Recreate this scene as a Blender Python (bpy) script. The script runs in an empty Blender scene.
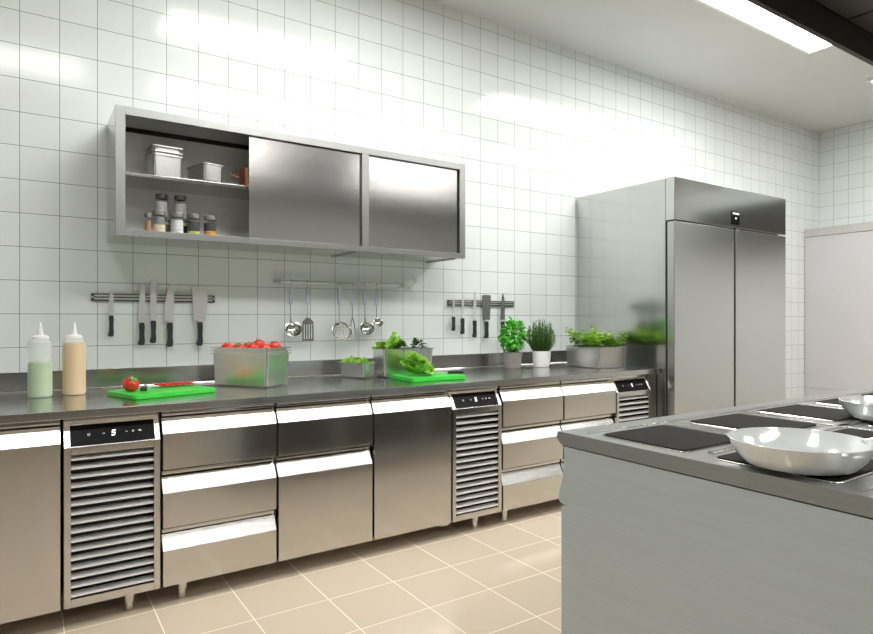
import bpy, bmesh, math, random
from mathutils import Vector, Matrix, noise
SC = bpy.context.scene
COL = SC.collection
PI = math.pi
R = math.radians
rnd = random.Random(7)

# ------------------------------------------------------------------ materials
def nt(name):
    m = bpy.data.materials.new(name); m.use_nodes = True
    t = m.node_tree; b = t.nodes['Principled BSDF']
    return m, t, b
def setp(b, col=None, rough=None, metal=None, spec=None, coat=None):
    if col is not None: b.inputs['Base Color'].default_value = (*col, 1)
    if rough is not None: b.inputs['Roughness'].default_value = rough
    if metal is not None: b.inputs['Metallic'].default_value = metal
    if spec is not None: b.inputs['Specular IOR Level'].default_value = spec
    if coat is not None: b.inputs['Coat Weight'].default_value = coat
def N(t, typ, **kw):
    n = t.nodes.new(typ)
    for k, v in kw.items(): setattr(n, k, v)
    return n
def vary(t, b, col, amount=.12, scale=14, vec=(1, 1, 1), rough=None, rvar=.06, bump=0, detail=4):
    """colour and roughness broken up by noise in object space"""
    tc = N(t, 'ShaderNodeTexCoord'); mp = N(t, 'ShaderNodeMapping'); nz = N(t, 'ShaderNodeTexNoise')
    mp.inputs['Scale'].default_value = vec
    nz.inputs['Scale'].default_value = scale; nz.inputs['Detail'].default_value = detail
    t.links.new(tc.outputs['Object'], mp.inputs['Vector']); t.links.new(mp.outputs['Vector'], nz.inputs['Vector'])
    rp = N(t, 'ShaderNodeValToRGB')
    rp.color_ramp.elements[0].position = .3; rp.color_ramp.elements[1].position = .7
    rp.color_ramp.elements[0].color = (*[c * (1 - amount) for c in col], 1)
    rp.color_ramp.elements[1].color = (*[min(1, c * (1 + amount)) for c in col], 1)
    t.links.new(nz.outputs['Fac'], rp.inputs['Fac']); t.links.new(rp.outputs['Color'], b.inputs['Base Color'])
    if rough is not None:
        mr = N(t, 'ShaderNodeMapRange')
        mr.inputs['To Min'].default_value = rough - rvar; mr.inputs['To Max'].default_value = rough + rvar
        t.links.new(nz.outputs['Fac'], mr.inputs['Value']); t.links.new(mr.outputs['Result'], b.inputs['Roughness'])
    if bump:
        bp = N(t, 'ShaderNodeBump'); bp.inputs['Strength'].default_value = bump; bp.inputs['Distance'].default_value = .002
        t.links.new(nz.outputs['Fac'], bp.inputs['Height']); t.links.new(bp.outputs['Normal'], b.inputs['Normal'])
def plain(name, col, rough=.5, metal=0, amount=.06, scale=20, spec=None, vec=(1, 1, 1), rvar=.04, coat=None, bump=0):
    m, t, b = nt(name); setp(b, col, rough, metal, spec, coat)
    vary(t, b, col, amount, scale, vec, rough, rvar, bump)
    return m
def emit(name, col, strength):
    m, t, b = nt(name); setp(b, (.8, .8, .8), .5)
    b.inputs['Emission Color'].default_value = (*col, 1); b.inputs['Emission Strength'].default_value = strength
    return m
def leafy(name, c0, c1, c2, rough=.45):
    m, t, b = nt(name)
    g = N(t, 'ShaderNodeNewGeometry'); rp = N(t, 'ShaderNodeValToRGB')
    e = rp.color_ramp.elements
    e[0].color = (*c0, 1); e[1].color = (*c2, 1); x = e.new(.5); x.color = (*c1, 1)
    t.links.new(g.outputs['Random Per Island'], rp.inputs['Fac']); t.links.new(rp.outputs['Color'], b.inputs['Base Color'])
    tr = N(t, 'ShaderNodeBsdfTranslucent'); mx = N(t, 'ShaderNodeMixShader'); mx.inputs['Fac'].default_value = .3
    t.links.new(rp.outputs['Color'], tr.inputs['Color'])
    out = t.nodes['Material Output']
    t.links.new(b.outputs[0], mx.inputs[1]); t.links.new(tr.outputs[0], mx.inputs[2]); t.links.new(mx.outputs[0], out.inputs['Surface'])
    setp(b, rough=rough)
    return m
def clear(name, col, alpha, rough=.15):
    """thin translucent wall: partly see-through, partly white plastic or glass sheen"""
    m, t, b = nt(name); setp(b, col, rough)
    tr = N(t, 'ShaderNodeBsdfTransparent'); mx = N(t, 'ShaderNodeMixShader'); mx.inputs['Fac'].default_value = alpha
    out = t.nodes['Material Output']
    t.links.new(tr.outputs[0], mx.inputs[1]); t.links.new(b.outputs[0], mx.inputs[2]); t.links.new(mx.outputs[0], out.inputs['Surface'])
    return m
def tiles(name, axes, size, off, mortar, base, grout, rough, var=.02, bump=.25, grout_rough=.7, spec=.5, wobble=.0):
    """square tiles: grout lines at off + k*size along the two world axes"""
    m, t, b = nt(name); setp(b, base, rough, spec=spec)
    g = N(t, 'ShaderNodeNewGeometry'); sp = N(t, 'ShaderNodeSeparateXYZ'); cb = N(t, 'ShaderNodeCombineXYZ')
    t.links.new(g.outputs['Position'], sp.inputs[0])
    for k, ax in enumerate(axes):
        ad = N(t, 'ShaderNodeMath', operation='SUBTRACT'); ad.inputs[1].default_value = off[k] - 40 * size
        t.links.new(sp.outputs['XYZ'.index(ax)], ad.inputs[0]); t.links.new(ad.outputs[0], cb.inputs[k])
    br = N(t, 'ShaderNodeTexBrick', offset=0.0, squash=1.0)
    i = br.inputs
    i['Scale'].default_value = 1; i['Brick Width'].default_value = size; i['Row Height'].default_value = size
    i['Mortar Size'].default_value = mortar; i['Mortar Smooth'].default_value = .25; i['Bias'].default_value = 0
    i['Color1'].default_value = (*[c * (1 - var) for c in base], 1); i['Color2'].default_value = (*[min(1, c * (1 + var)) for c in base], 1)
    i['Mortar'].default_value = (*grout, 1)
    t.links.new(cb.outputs[0], br.inputs['Vector']); 
    t.links.new(br.outputs['Color'], b.inputs['Base Color'])
    mr = N(t, 'ShaderNodeMapRange'); mr.inputs['To Min'].default_value = rough; mr.inputs['To Max'].default_value = grout_rough
    t.links.new(br.outputs['Fac'], mr.inputs['Value']); t.links.new(mr.outputs[0], b.inputs['Roughness'])
    bp = N(t, 'ShaderNodeBump', invert=True); bp.inputs['Strength'].default_value = bump; bp.inputs['Distance'].default_value = .002
    t.links.new(br.outputs['Fac'], bp.inputs['Height']); t.links.new(bp.outputs[0], b.inputs['Normal'])
    return m
def brushed(name, col, rough, amount=.05, vec=(1.5, 60, 60), scale=6, rvar=.05, aniso=.0):
    m, t, b = nt(name); setp(b, col, rough, 1.0)
    vary(t, b, col, amount, scale, vec, rough, rvar, 0, 3)
    b.inputs['Anisotropic'].default_value = aniso
    return m

H = 1.12                       # camera height above the floor
WALL_TILE = dict(size=.15, mortar=.0015, base=(.77, .815, .81), grout=(.21, .23, .225), rough=.13)
M = {}
M['tile_back'] = tiles('white_wall_tile', 'XZ', off=(.1258, 2.3411), **WALL_TILE)
M['tile_side'] = tiles('white_side_tile', 'YZ', off=(-.009, 2.3411), **WALL_TILE)
M['tile_rear'] = tiles('dark_rear_tile', 'XZ', off=(.1258, 2.3411), size=.15, mortar=.0013, base=(.36, .36, .35), grout=(.15, .15, .15), rough=.3)
M['added_dado'] = plain('added_dark_rear_dado', (.05, .047, .045), .5)
M['floor'] = tiles('cream_floor_tile', 'XY', .2922, (.6959, -.7737), .0022, (.57, .48, .375), (.84, .76, .63), .12, .035, .15, .5)
M['plaster'] = plain('ceiling_plaster', (.645, .665, .67), .8, amount=.02, scale=3)
M['steel'] = brushed('brushed_steel', (.64, .625, .60), .17, .03, rvar=.02)
M['steel_v'] = brushed('brushed_steel_upright', (.58, .58, .58), .24, .02, rvar=.015, vec=(60, 60, 1.5))
M['steel_smooth'] = brushed('polished_steel', (.66, .65, .63), .12, .03)
M['steel_side'] = brushed('brushed_steel_side', (.58, .585, .575), .15, .02, rvar=.02, vec=(40, 1.5, 40))
M['grip_steel'] = brushed('grip_strip_steel', (.70, .70, .69), .26, .03)
M['case_steel'] = brushed('cabinet_case_steel', (.54, .555, .55), .18, .03)
M['door_steel'] = brushed('sliding_door_steel', (.54, .53, .52), .2, .04, rvar=.03)
M['steel_top'] = brushed('worktop_steel', (.55, .55, .54), .2, .05, vec=(1.2, 40, 40))
M['steel_inner'] = plain('cabinet_inside_steel', (.85, .86, .855), .45, .05, amount=.03, scale=5)
M['frame_steel'] = brushed('cabinet_frame_steel', (.37, .38, .375), .4, .02, rvar=.02)
M['gasket_gap_shade'] = plain('black_gasket_gap_shade', (.012, .012, .012), .6)  # real door seals, and black standing in for shade in cabinet gaps
M['dark_inside'] = plain('dark_void', (.008, .008, .008), .7)
M['glassblack'] = plain('black_display_glass', (.004, .004, .005), .3, spec=.08)
M['glyph'] = emit('lit_glyph', (.95, .97, 1), 1.6)
M['glyph_dim'] = emit('dim_glyph', (.6, .62, .65), .22)
M['slat'] = plain('grille_slat_steel', (.86, .87, .87), .38, .5, amount=.03, scale=8)
M['bin_steel'] = brushed('bin_steel', (.77, .77, .76), .26, .02, rvar=.02)
M['stove'] = plain('grey_stove_steel', (.55, .61, .64), .42, .2, amount=.04, scale=5, vec=(30, 1, 30))
M['stove_top'] = plain('stove_top_steel', (.34, .35, .35), .32, .6, amount=.05, scale=5, vec=(30, 1, 30))
M['hotplate'] = plain('cast_iron_hotplate', (.011, .0105, .010), .65, amount=.1, scale=60, spec=.12)
M['trim'] = brushed('hotplate_trim_steel', (.78, .77, .75), .2, .03)
M['hood'] = plain('dark_hood_metal', (.03, .03, .031), .5, .3)
M['lamp'] = emit('lamp_diffuser', (1, .985, .955), 26.0)
M['lamp_soft'] = emit('soft_lamp_diffuser', (1, .985, .955), 15.0)
M['lamp_low'] = emit('low_lamp_diffuser', (1, .985, .955), 11.0)
M['lampframe'] = plain('white_lamp_frame', (.8, .8, .78), .5)
M['white_door'] = plain('white_cupboard_laminate', (.57, .562, .585), .35, amount=.02, scale=4)
M['grey_lip'] = plain('grey_cupboard_lip', (.5, .49, .48), .4, amount=.02)
M['board'] = plain('green_board_plastic', (.04, .56, .045), .35, amount=.06, scale=50)
M['black_plastic'] = plain('black_handle_plastic', (.03, .032, .033), .45)
M['rack_plastic'] = plain('dark_rack_plastic', (.06, .063, .066), .4)
M['blade'] = plain('knife_blade_steel', (.72, .72, .71), .3, .55, amount=.05, vec=(40, 40, 2))
M['blade_dark'] = plain('dark_knife_blade_steel', (.30, .30, .30), .3, .8, amount=.05, vec=(40, 40, 2))
M['rail'] = plain('satin_rail_steel', (.52, .53, .51), .35, .7)
M['grip'] = plain('blue_grey_grip', (.42, .47, .55), .4)
M['pan'] = plain('pale_pan_enamel', (.80, .83, .84), .12, .2, coat=.8)
M['tomato'] = plain('tomato_skin', (.66, .028, .015), .2, amount=.25, scale=18, coat=.3)
M['tomato_cut'] = plain('tomato_flesh', (.78, .085, .04), .3, amount=.35, scale=60)
M['calyx'] = plain('tomato_calyx', (.10, .28, .03), .5)
M['basil'] = leafy('basil_leaves', (.05, .33, .02), (.10, .52, .04), (.20, .68, .07))
M['rosemary'] = leafy('rosemary_needles', (.035, .11, .015), (.075, .20, .03), (.14, .29, .06))
M['cress'] = leafy('cress_leaves', (.14, .38, .02), (.34, .64, .05), (.58, .80, .13))
M['lettuce'] = leafy('lettuce_leaves', (.20, .50, .04), (.36, .68, .08), (.58, .82, .22))
M['lettuce_pale'] = leafy('pale_lettuce_leaves', (.40, .66, .12), (.55, .76, .22), (.74, .86, .40))
M['greens'] = leafy('dark_greens', (.015, .05, .01), (.03, .10, .018), (.06, .17, .03))
M['soil'] = plain('potting_soil', (.05, .035, .025), .9, amount=.4, scale=90)
M['pot_grey'] = plain('taupe_pot', (.24, .225, .205), .6, amount=.06)
M['pot_white'] = plain('white_pot', (.82, .82, .80), .35, amount=.02)
M['plastic_clear'] = clear('frosted_bottle_plastic', (.88, .90, .89), .30, .25)
M['cap'] = clear('frosted_cap_plastic', (.88, .89, .88), .78, .3)
M['liquid_green'] = plain('pale_green_dressing', (.38, .56, .26), .4, amount=.03)
M['liquid_amber'] = plain('amber_oil', (.76, .50, .17), .4, amount=.05)
M['jar_glass'] = clear('jar_glass', (.25, .27, .27), .14, .06)
M['jar_lid'] = plain('grey_jar_lid', (.22, .22, .22), .35, .6)
for nm, c in dict(amber_spice=(.38, .20, .07), cream_grain=(.70, .62, .42), white_powder=(.72, .74, .74), green_spice=(.55, .60, .12),
                  orange_spice=(.78, .36, .05), dark_spice=(.035, .03, .025), yellow_flake=(.70, .62, .16), brown_spice=(.24, .14, .07)).items():
    M[nm] = plain(nm, c, .8, amount=.3, scale=180)
M['copper'] = plain('copper', (.64, .30, .19), .3, 1, amount=.08, scale=8)

# ------------------------------------------------------------------ mesh helpers
class MB:
    def __init__(s): s.bm = bmesh.new(); s.slot = 0
    def _new(s, f0):
        s.bm.faces.ensure_lookup_table()
        for f in s.bm.faces[f0:]: f.material_index = s.slot
    def merge(s, b2, mat=None):
        if mat is not None: b2.transform(mat)
        me = bpy.data.meshes.new('tmp'); b2.to_mesh(me); b2.free()
        for p in me.polygons: p.material_index = s.slot
        s.bm.from_mesh(me); bpy.data.meshes.remove(me); return s
    def box(s, x0, x1, y0, y1, z0, z1, bev=0, seg=2, mat=None, taper=1.0, vert_bev=0):
        b = bmesh.new(); bmesh.ops.create_cube(b, size=1)
        c = ((x0 + x1) / 2, (y0 + y1) / 2, (z0 + z1) / 2)
        for v in b.verts:
            k = taper if v.co.z < 0 else 1
            v.co = Vector((c[0] + v.co.x * (x1 - x0) * k, c[1] + v.co.y * (y1 - y0) * k, c[2] + v.co.z * (z1 - z0)))
        if vert_bev:
            es = [e for e in b.edges if abs(e.verts[0].co.z - e.verts[1].co.z) > 1e-5 and abs(e.verts[0].co.x - e.verts[1].co.x) < .1 * abs(x1 - x0)]
            bmesh.ops.bevel(b, geom=es, offset=vert_bev, segments=4, profile=.5, affect='EDGES')
        if bev: bmesh.ops.bevel(b, geom=list(b.edges), offset=bev, segments=seg, profile=.5, affect='EDGES')
        return s.merge(b, mat)
    def prism(s, pts, a0, a1, axis='x', mat=None, bev=0):
        """closed outline pts swept along an axis; pts are (y,z) for x, (x,z) for y, (x,y) for z"""
        b = bmesh.new()
        def P(p, a): return (a, p[0], p[1]) if axis == 'x' else ((p[0], a, p[1]) if axis == 'y' else (p[0], p[1], a))
        va = [b.verts.new(P(p, a0)) for p in pts]; vb = [b.verts.new(P(p, a1)) for p in pts]
        b.faces.new(va); b.faces.new(vb[::-1])
        n = len(pts)
        for i in range(n): b.faces.new((va[i], vb[i], vb[(i + 1) % n], va[(i + 1) % n]))
        bmesh.ops.recalc_face_normals(b, faces=b.faces)
        if bev: bmesh.ops.bevel(b, geom=list(b.edges), offset=bev, segments=2, profile=.5, affect='EDGES')
        return s.merge(b, mat)
    def lathe(s, prof, seg=32, mat=None, close=False):
        b = bmesh.new(); rings = []
        for r, z in prof:
            if r < 1e-6: rings.append([b.verts.new((0, 0, z))])
            else: rings.append([b.verts.new((r * math.cos(2 * PI * k / seg), r * math.sin(2 * PI * k / seg), z)) for k in range(seg)])
        for a, c in zip(rings, rings[1:]):
            for k in range(seg):
                q = (a[k % len(a)], a[(k + 1) % len(a)], c[(k + 1) % len(c)], c[k % len(c)])
                u = []
                for v in q:
                    if v not in u: u.append(v)
                if len(u) > 2: b.faces.new(u)
        bmesh.ops.recalc_face_normals(b, faces=b.faces)
        for f in b.faces: f.smooth = True
        return s.merge(b, mat)
    def tube(s, pts, r, seg=10, cap=True, mat=None):
        b = bmesh.new(); pts = [Vector(p) for p in pts]; n = len(pts)
        rr = r if isinstance(r, (list, tuple)) else [r] * n
        rings = []; up = None
        for i, p in enumerate(pts):
            t = (pts[min(i + 1, n - 1)] - pts[max(i - 1, 0)]).normalized()
            if up is None: up = Vector((0, 0, 1)) if abs(t.z) < .9 else Vector((1, 0, 0))
            u = t.cross(up); u = u.normalized() if u.length > 1e-6 else t.orthogonal().normalized()
            w = u.cross(t).normalized(); up = w
            rings.append([b.verts.new(p + rr[i] * (u * math.cos(2 * PI * k / seg) + w * math.sin(2 * PI * k / seg))) for k in range(seg)])
        for a, c in zip(rings, rings[1:]):
            for k in range(seg): b.faces.new((a[k], a[(k + 1) % seg], c[(k + 1) % seg], c[k]))
        if cap: b.faces.new(rings[0][::-1]); b.faces.new(rings[-1])
        bmesh.ops.recalc_face_normals(b, faces=b.faces)
        for f in b.faces: f.smooth = True
        return s.merge(b, mat)
    def grid(s, rows, mat=None):
        b = bmesh.new(); vs = [[b.verts.new(p) for p in r] for r in rows]
        for a, c in zip(vs, vs[1:]):
            for i in range(len(a) - 1): b.faces.new((a[i], a[i + 1], c[i + 1], c[i]))
        for f in b.faces: f.smooth = True
        return s.merge(b, mat)
    def build(s, name, mats, parent=None, sharp=40):
        me = bpy.data.meshes.new(name); s.bm.to_mesh(me); s.bm.free()
        for m in (mats if isinstance(mats, (list, tuple)) else [mats]): me.materials.append(m)
        for p in me.polygons: p.use_smooth = True
        me.set_sharp_from_angle(angle=R(sharp))
        o = bpy.data.objects.new(name, me); COL.objects.link(o)
        if len(me.polygons) < 3000 and not any(k in name for k in ('leaves', 'foliage', 'stalk')):
            wn = o.modifiers.new('face_weighted_normals', 'WEIGHTED_NORMAL'); wn.keep_sharp = True; wn.weight = 100; wn.mode = 'FACE_AREA'
        if parent is not None: o.parent = parent
        return o
def tag(o, label, cat, group=None, kind=None):
    if label: o['label'] = label
    if cat: o['category'] = cat
    if group: o['group'] = group
    if kind: o['kind'] = kind
    return o
def thing(name, label, cat, loc=(0, 0, 0), rz=0, group=None):
    o = bpy.data.objects.new(name, None); COL.objects.link(o); o.empty_display_size = .05
    o.location = loc; o.rotation_euler = (0, 0, rz)
    return tag(o, label, cat, group)
def copy_tree(o, parent=None):
    c = o.copy(); COL.objects.link(c)
    if parent is not None: c.parent = parent
    for ch in list(o.children): copy_tree(ch, c)
    return c
def structure(name, mb, mat):
    o = mb.build(name, mat); o['kind'] = 'structure'; return o
def Tm(x=0, y=0, z=0): return Matrix.Translation((x, y, z))
def Rx(a): return Matrix.Rotation(a, 4, 'X')
def Ry(a): return Matrix.Rotation(a, 4, 'Y')
def Rz(a): return Matrix.Rotation(a, 4, 'Z')

# ------------------------------------------------------------------ room shell
X0, X1, YF, CZ = -3.0, 7.15, -6.2, 3.16
structure('floor', MB().box(X0 - .1, X1 + .1, YF - .1, .1, -.1, 0), M['floor'])
structure('ceiling', MB().box(X0 - .1, X1 + .1, YF - .1, .1, CZ, CZ + .1), M['plaster'])
structure('wall_back', MB().box(X0, X1, 0, .1, 0, CZ), M['tile_back'])
structure('wall_right', MB().box(X1, X1 + .1, YF, .1, 0, CZ), M['tile_side'])
structure('wall_left', MB().box(X0 - .1, X0, YF, .1, 0, CZ), M['tile_side'])
structure('wall_front', MB().box(X0, X1, YF - .1, YF, 0, CZ), M['tile_rear'])
structure('trim_1', MB().box(X0, X1, YF, YF + .06, 0, 1.25), M['added_dado'])  # unseen dark band added so the upper drawer fronts reflect something dark

# ------------------------------------------------------------------ ceiling lamps
def lamp(x0, x1, y0, y1, label, mat='lamp'):
    t = thing('ceiling_light', label, 'ceiling light', ((x0 + x1) / 2, (y0 + y1) / 2, CZ), 0, 'flat ceiling light panels')
    a, b = (x1 - x0) / 2, (y1 - y0) / 2; f = .025
    m = MB()
    m.box(-a, a, -b, -b + f, -.03, -.001); m.box(-a, a, b - f, b, -.03, -.001)
    m.box(-a, -a + f, -b + f, b - f, -.03, -.001); m.box(a - f, a, -b + f, b - f, -.03, -.001)
    m.build('lamp_frame', M['lampframe'], t)
    MB().box(-a + f, a - f, -b + f, b - f, -.022, -.004).build('diffuser', M[mat], t)
    return t
lamp(3.45, 4.88, -1.42, -1.01, 'long white ceiling light panel glowing beside the dark hood above the tall fridge')
lamp(.75, 2.05, -1.45, -1.02, 'long white ceiling light panel over the steel worktop, nearer the squeeze bottles')
lamp(5.85, 6.2, -2.3, -1.02, 'white ceiling light panel set crosswise near the right tiled wall', 'lamp_soft')
lamp(-.7, .4, -2.8, -2.3, 'white ceiling light panel over the free floor before the first cooling unit', 'lamp_soft')
lamp(.9, 2.3, -2.8, -2.3, 'long white ceiling light panel added out of view above the near end of the dark hood', 'lamp_soft')  # added lamp, out of view, to whiten the slanted grips
lamp(2.7, 4.1, -2.8, -2.3, 'long white ceiling light panel added out of view above the far end of the dark hood', 'lamp_soft')  # another added lamp for bright grips on the middle cabinets
lamp(4.6, 5.9, -2.8, -2.3, 'long white ceiling light panel added out of view between the dark hood and the right tiled wall', 'lamp_soft')  # added lamp that brightens grips toward the fridge
lamp(.6, 2.4, -5.1, -4.5, 'white ceiling light panel added out of view behind the cooking range, nearest the rear wall middle', 'lamp_low')  # unseen lamp added for a bright band in the sliding doors
lamp(3.4, 5.2, -5.1, -4.5, 'white ceiling light panel added out of view behind the cooking range, toward the right wall', 'lamp_low')  # unseen lamp added to brighten fridge and door reflections

# ------------------------------------------------------------------ worktop
WT = .791                                           # worktop surface height
t = thing('worktop', 'long stainless steel worktop with low backsplash running up to the tall fridge', 'worktop', (0, 0, 0))
MB().box(-1.3, 3.42, -.778, -.004, WT - .031, WT, .003).build('countertop', M['steel_top'], t)
m = MB().box(-1.3, 3.42, -.024, -.003, WT, .883, .003)
m.build('backsplash', M['steel_top'], t)
cv = MB(); cv.prism([(-.024, WT), (-.024, WT + .006), (-.026, WT + .0022), (-.030, WT)], -1.3, 3.42)
cv.build('cove_strip', M['steel_smooth'], t)

# ------------------------------------------------------------------ base cabinets
YB, YFRONT = -.71, -.770
CB = .079                                           # cabinet underside
RAILS = ((.738, .754), (.508, .524), (.281, .297))
def carcass(t, w, feet, rails, hinge=False):
    m = MB(); m.box(.002, w - .002, YB + .012, -.03, CB, WT - .033)
    m.build('body', M['steel_inner'], t)
    MB().box(.003, w - .003, YB, YB + .011, CB + .004, WT - .033).build('gasket_gap_shade', M['gasket_gap_shade'], t)  # black sheet standing in for shade in the gaps between fronts
    for z0, z1 in rails:
        MB().box(.004, w - .004, -.742, YB - .001, z0, z1, .0025).build('rail', M['steel_smooth'], t)
    for fx, fy in feet:
        f = MB(); f.lathe([(0, 0), (.017, 0), (.017, .034), (.0205, .036), (.0205, CB), (0, CB)], 20, Tm(fx, fy, 0))
        f.build('foot', M['steel'], t)
    if hinge:
        MB().box(w - .06, w - .012, YFRONT + .01, YB - .001, CB - .012, CB + .003, .002).build('hinge', M['steel'], t)
def front(t, name, w, z0, z1):
    """flat panel whose top 55 mm lean back as the grip"""
    p = MB(); zs = z1 - .057
    p.prism([(YFRONT, z0), (YFRONT, zs), (YB - .001, zs), (YB - .001, z0)], .004, w - .004, bev=.0015)
    d = p.build(name, M['steel'], t)
    h = MB(); h.prism([(YFRONT, zs), (YFRONT + .034, z1), (YFRONT + .038, z1 - .002), (YB - .001, zs + .002), (YB - .001, zs)], .004, w - .004)
    h.build('handle', M['grip_steel'], d)
    return d
REAR = lambda w: [(.08, -.15), (w - .08, -.15)]
def drawers(x0, x1, label, zs, name='drawer_cabinet', frontfeet=()):
    w = x1 - x0; t = thing(name, label, 'cabinet', (x0, 0, 0), 0, 'refrigerated base cabinets')
    carcass(t, w, REAR(w) + list(frontfeet), RAILS[:len(zs)] if len(zs) > 1 else RAILS[:1])
    for z0, z1 in zs: front(t, 'drawer', w, z0, z1)
    return t
def doorcab(x0, x1, label, hinge=False):
    w = x1 - x0; t = thing('door_cabinet', label, 'cabinet', (x0, 0, 0), 0, 'refrigerated base cabinets')
    carcass(t, w, REAR(w), RAILS[:1], hinge)
    front(t, 'door', w, CB, .730)
    return t
D3 = ((.533, .730), (.306, .498), (CB, .274)); D2 = ((.533, .730), (CB, .498))
def cooling(x0, x1, label, footx):
    w = x1 - x0; t = thing('cooling_unit', label, 'cooling unit', (x0, 0, 0), 0, 'cooling units under the worktop')
    m = MB(); m.box(.002, w - .002, -.60, -.03, CB, WT - .033); m.build('body', M['dark_inside'], t)
    for fx in footx:
        MB().lathe([(0, 0), (.017, 0), (.017, .034), (.0205, .036), (.0205, CB), (0, CB)], 20, Tm(fx, -.70, 0)).build('foot', M['steel'], t)
    for fx, fy in REAR(w):
        MB().lathe([(0, 0), (.017, 0), (.017, .034), (.0205, .036), (.0205, CB), (0, CB)], 20, Tm(fx, fy, 0)).build('foot', M['steel'], t)
    MB().box(.004, w - .004, -.735, -.60, .740, .757, .002).build('rail', M['steel'], t)
    a, b = .026, w - .026
    f = MB()
    f.box(.004, a, YFRONT, -.60, CB, .655, .0015); f.box(b, w - .004, YFRONT, -.60, CB, .655, .0015)
    f.box(a, b, YFRONT, -.60, .628, .655, .0015); f.box(a, b, YFRONT, -.60, CB, CB + .03, .0015)
    f.build('bezel', M['steel'], t)
    # leaning control panel
    y0, z0, y1, z1 = YFRONT, .655, YFRONT + .050, .742
    c = MB(); c.prism([(y0, z0), (y1, z1), (-.60, z1), (-.60, z0)], .004, w - .004, bev=.001)
    pn = c.build('control_panel', M['grip_steel'], t)
    L = math.hypot(y1 - y0, z1 - z0); ang = math.atan2(z1 - z0, y1 - y0)
    fr = Tm(0, y0, z0) @ Rx(ang)                    # local: x along, y up the slope, z outwards is -z
    gx0, gx1, gy0, gy1 = .024, w - .022, .003, L - .016
    MB().box(gx0, gx1, gy0, gy1, -.001, .0022, .0005, mat=fr).build('display', M['glassblack'], pn)
    return t, pn, fr, (gx0, gx1, gy0, gy1)
def decorate(pn, fr, g):
    gx0, gx1, gy0, gy1 = g; cx = (gx0 + gx1) / 2; cy = (gy0 + gy1) / 2
    s = MB(); hw, hh, th = .0058, .011, .003; sk = .003
    def bar(xa, xb, ya, yb): s.box(xa, xb, ya, yb, .0022, .0032, mat=fr @ Matrix(((1, .18, 0, cx - .18 * cy), (0, 1, 0, 0), (0, 0, 1, 0), (0, 0, 0, 1))))
    bar(-hw, hw, cy + hh - th, cy + hh); bar(-hw, hw, cy - th / 2, cy + th / 2); bar(-hw, hw, cy - hh, cy - hh + th)
    bar(-hw, -hw + th, cy, cy + hh); bar(hw - th, hw, cy - hh, cy)
    s.build('digit', M['glyph'], pn)
    W = gx1 - gx0
    for k, f in enumerate((.21, .385, .655, .735, .82)):
        q = MB(); X = gx0 + W * f
        if k == 0: q.lathe([(.003, 0), (.0045, 0), (.0045, .0008), (.003, .0008), (.003, 0)], 16, fr @ Tm(X, cy, .0022))
        elif k in (1, 2): q.box(X - .004, X + .004, cy - .001, cy + .001, .0022, .003, mat=fr)
        elif k == 3: q.lathe([(.0022, 0), (.004, 0), (.004, .0008), (.0022, .0008), (.0022, 0)], 6, fr @ Tm(X, cy, .0022))
        else: q.box(X - .005, X + .002, cy - .002, cy + .003, .0022, .003, mat=fr); q.box(X + .002, X + .005, cy - .003, cy + .001, .0022, .003, mat=fr)
        q.build('icon', M['glyph_dim'], pn)
def grille(t, w):
    a, b = .026, w - .026; m = MB(); n = 16; z0, z1 = CB + .036, .640; p = (z1 - z0) / n
    for k in range(n):
        z = z0 + p * k
        m.prism([(-.766, z), (-.766, z + .006), (-.736, z + .0125), (-.735, z + .0095), (-.761, z)], a, b)
    m.build('grille', M['slat'], t)
    MB().box(a, b, -.66, -.655, CB + .03, .64).build('backing_plate', M['dark_inside'], t)
def cool(x0, x1, label, fx):
    t, pn, fr, g = cooling(x0, x1, label, fx); decorate(pn, fr, g); grille(t, x1 - x0); return t
drawers(-.81, -.352, 'steel three-drawer cabinet past the squeeze bottles end of the worktop', D3)
doorcab(-.35, .104, 'steel single-door base cabinet under the two squeeze bottles')
cool(.106, .428, 'louvred cooling unit with black display, under the board with tomato slices', [.22])
drawers(.43, .880, 'three-drawer steel cabinet between the louvred cooling unit and the two-drawer cabinet', D3, frontfeet=[(.085, -.70)])
drawers(.882, 1.334, 'steel cabinet with one shallow drawer above one deep drawer', D2)
doorcab(1.336, 1.777, 'steel single-door base cabinet under the board with lettuce', True)
cool(1.779, 2.105, 'louvred cooling unit with black display, midway between the door cabinet and three drawers', [.19])
drawers(2.107, 2.560, 'three-drawer steel cabinet beneath the gap between lettuce board and grey potted basil', D3, frontfeet=[(.065, -.70)])
drawers(2.562, 3.008, 'three-drawer steel cabinet under the potted herbs, half hidden by the range', D3)
cool(3.01, 3.345, 'louvred cooling unit with black display, next to the tall fridge', [.17])
MB().box(3.35, 3.425, -.745, -.10, CB, WT - .033, .002).build('filler_panel', M['steel'])
fp = bpy.data.objects['filler_panel']; tag(fp, 'narrow steel filler panel between last cooling unit and tall fridge', 'panel')
MB().lathe([(0, 0), (.02, 0), (.02, CB), (0, CB)], 16, Tm(3.387, -.65, 0)).build('foot', M['steel'], fp)

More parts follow.
